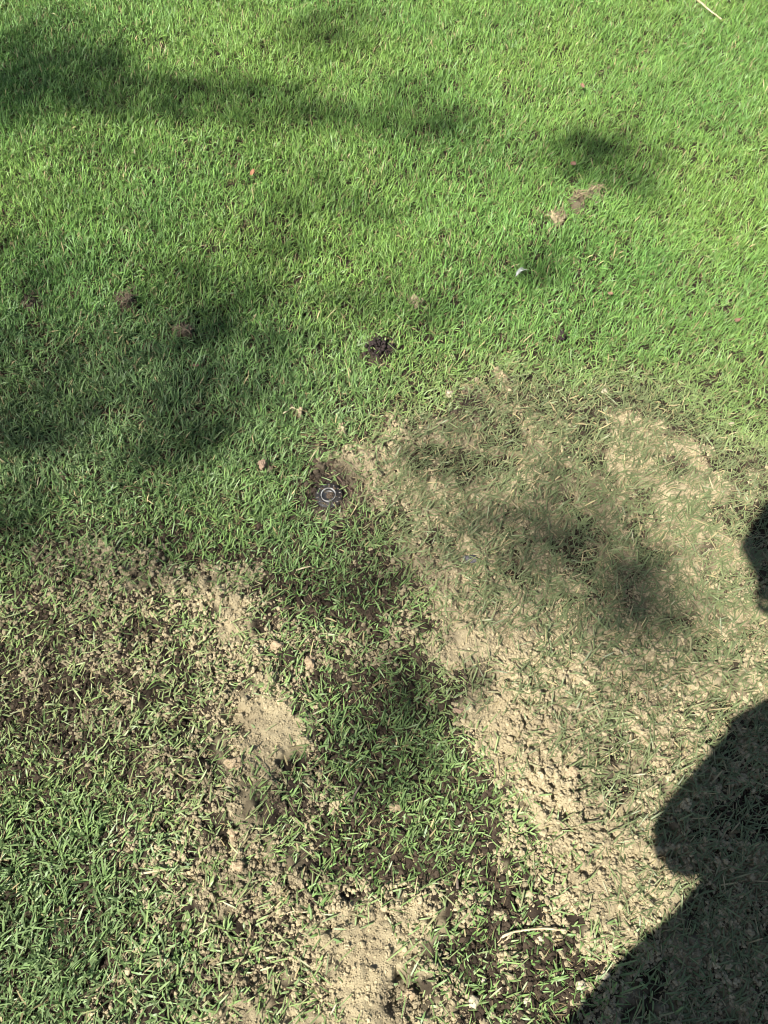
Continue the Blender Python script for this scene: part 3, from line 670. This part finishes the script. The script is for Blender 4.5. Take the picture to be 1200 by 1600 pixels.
# the right hand lies behind the phone: fingers curl round its left edge, the thumb lies along the right; the left hand is folded across the waist
for i, ln in enumerate([.9, 1.0, .95, .8]):
    b_ = Vector((.012, -.128 + i * .020, 1.322 + i * .0115))
    JF['f%da' % i] = (tuple(b_ + Vector((-.010, -.003, .004))), .010); JF['f%db' % i] = (tuple(b_ + Vector((-.032, -.004, .002)) * ln), .0092); JF['f%dc' % i] = (tuple(b_ + Vector((-.050 * ln, .004, .006))), .0080); JF['f%dd' % i] = (tuple(b_ + Vector((-.048 * ln, .014, .012))), .0070)
    EF += [('palr', 'f%da' % i), ('f%da' % i, 'f%db' % i), ('f%db' % i, 'f%dc' % i), ('f%dc' % i, 'f%dd' % i)]
    b_ = Vector((.085, -.335, 1.03 - .019 * i))
    JF['g%da' % i] = (tuple(b_), .010); JF['g%db' % i] = (tuple(b_ + Vector((.032, -.002, -.004)) * ln), .009); JF['g%dc' % i] = (tuple(b_ + Vector((.055, -.016, -.006)) * ln), .0078)
    EF += [('pall', 'g%da' % i), ('g%da' % i, 'g%db' % i), ('g%db' % i, 'g%dc' % i)]
JF['ta'] = ((.050, -.112, 1.335), .012); JF['tb'] = ((.040, -.085, 1.358), .010); JF['tc'] = ((.030, -.062, 1.372), .008); EF += [('palr', 'ta'), ('ta', 'tb'), ('tb', 'tc')]
JF['ua'] = ((.06, -.335, 1.045), .012); JF['ub'] = ((.085, -.335, 1.065), .010); EF += [('pall', 'ua'), ('ua', 'ub')]
JF['nose'] = (tuple(hc + Vector((0, .098, -.025))), .012); JF['earl'] = (tuple(hc + Vector((-.082, -.01, -.01))), (.012, .022)); JF['earr'] = (tuple(hc + Vector((.082, -.01, -.01))), (.012, .022)); EF += [('face', 'nose'), ('face', 'earl'), ('face', 'earr')]
skin('body', JF, EF, M_skin, per, 'pelvis')
def sub(keys, grow): return {k: (J[k][0], tuple(r + grow for r in J[k][1]) if isinstance(J[k][1], tuple) else J[k][1] + grow) for k in keys}
sk_ = sub(['pelvis', 'waist', 'chest', 'collar', 'shl', 'ell', 'shr', 'elr', 'wrl', 'wrr'], .020)
sk_['wrl'] = (tuple(Vector(J['ell'][0]).lerp(Vector(J['wrl'][0]), .8)), .042); sk_['wrr'] = (tuple(Vector(J['elr'][0]).lerp(Vector(J['wrr'][0]), .7)), .042)
skin('shirt', sk_, [e for e in E if e[0] in sk_ and e[1] in sk_], M_shirt, per, 'pelvis')
J['belt'] = ((bx, by + .01, 1.02), (.135, .105)); E.append(('pelvis', 'belt'))
tr_ = sub(['belt', 'pelvis', 'hipl', 'kneel', 'anklel', 'hipr', 'kneer', 'ankler'], .016)
skin('trousers', tr_, [e for e in E if e[0] in tr_ and e[1] in tr_], M_trou, per, 'pelvis')
for s_, sd in (('l', -1), ('r', 1)):
    skin('shoe', {'heel': ((bx + sd * .12, by - .045, .045), .044), 'mid': ((bx + sd * .125, by + .05, .05), .046), 'toe': ((bx + sd * .135, by + .17, .038), .036)}, [('heel', 'mid'), ('mid', 'toe')], M_shoe, per, 'mid')
bm = bmesh.new(); bmesh.ops.create_uvsphere(bm, u_segments=32, v_segments=20, radius=1)
for v in list(bm.verts):
    if v.co.z < -.35 or (v.co.y > .55 and v.co.z < .35): bm.verts.remove(v)
for v in bm.verts: v.co = hc + Vector((0, -.01, .035)) - PO + Vector((v.co.x * .092, v.co.y * .108, v.co.z * .105)) * (1 + .04 * mn.noise(v.co * 6))
bm_obj('hair', bm, M_hair, per)
for sd in (-1, 1):
    bm = bmesh.new(); bmesh.ops.create_uvsphere(bm, u_segments=12, v_segments=8, radius=.012); e_ = bm_obj('eye', bm, mat('eye', (.7, .7, .68), .2), per); e_.location = hc + Vector((sd * .03, .078, .005)) - PO
bm = bmesh.new(); bmesh.ops.create_uvsphere(bm, u_segments=16, v_segments=8, radius=1, matrix=Matrix.Diagonal((.024, .008, .007, 1))); e_ = bm_obj('mouth', bm, mat('lips', (.42, .18, .15), .5), per); e_.location = hc + Vector((0, .075, -.068)) - PO
ph = empty('mobile_phone', (0, 0, CAM_H), cam.rotation_euler[:]); tag(ph, 'dark mobile phone held out over the lawn by the person', 'phone')
def box_(name, c, s, mt, parent, bev=0):
    bm = bmesh.new(); bmesh.ops.create_cube(bm, size=1, matrix=Matrix.Translation(c) @ Matrix.Diagonal((*s, 1)))
    if bev: bmesh.ops.bevel(bm, geom=bm.edges[:], offset=bev, segments=3, affect='EDGES')
    return bm_obj(name, bm, mt, parent, smooth=False)
box_('casing', (-.002, -.052, .0150), (.072, .146, .0078), M_blk, ph, .003)
box_('screen', (-.002, -.052, .0194), (.066, .140, .0008), mat('phone_screen', (.01, .01, .012), .1, .5), ph)
bm = bmesh.new(); rr = lathe(bm, [(.0085, .0108), (.0085, .0070), (.0060, .0066)], 24); bm.faces.new(rr[-1]); bm_obj('lens', bm, M_blk, ph)
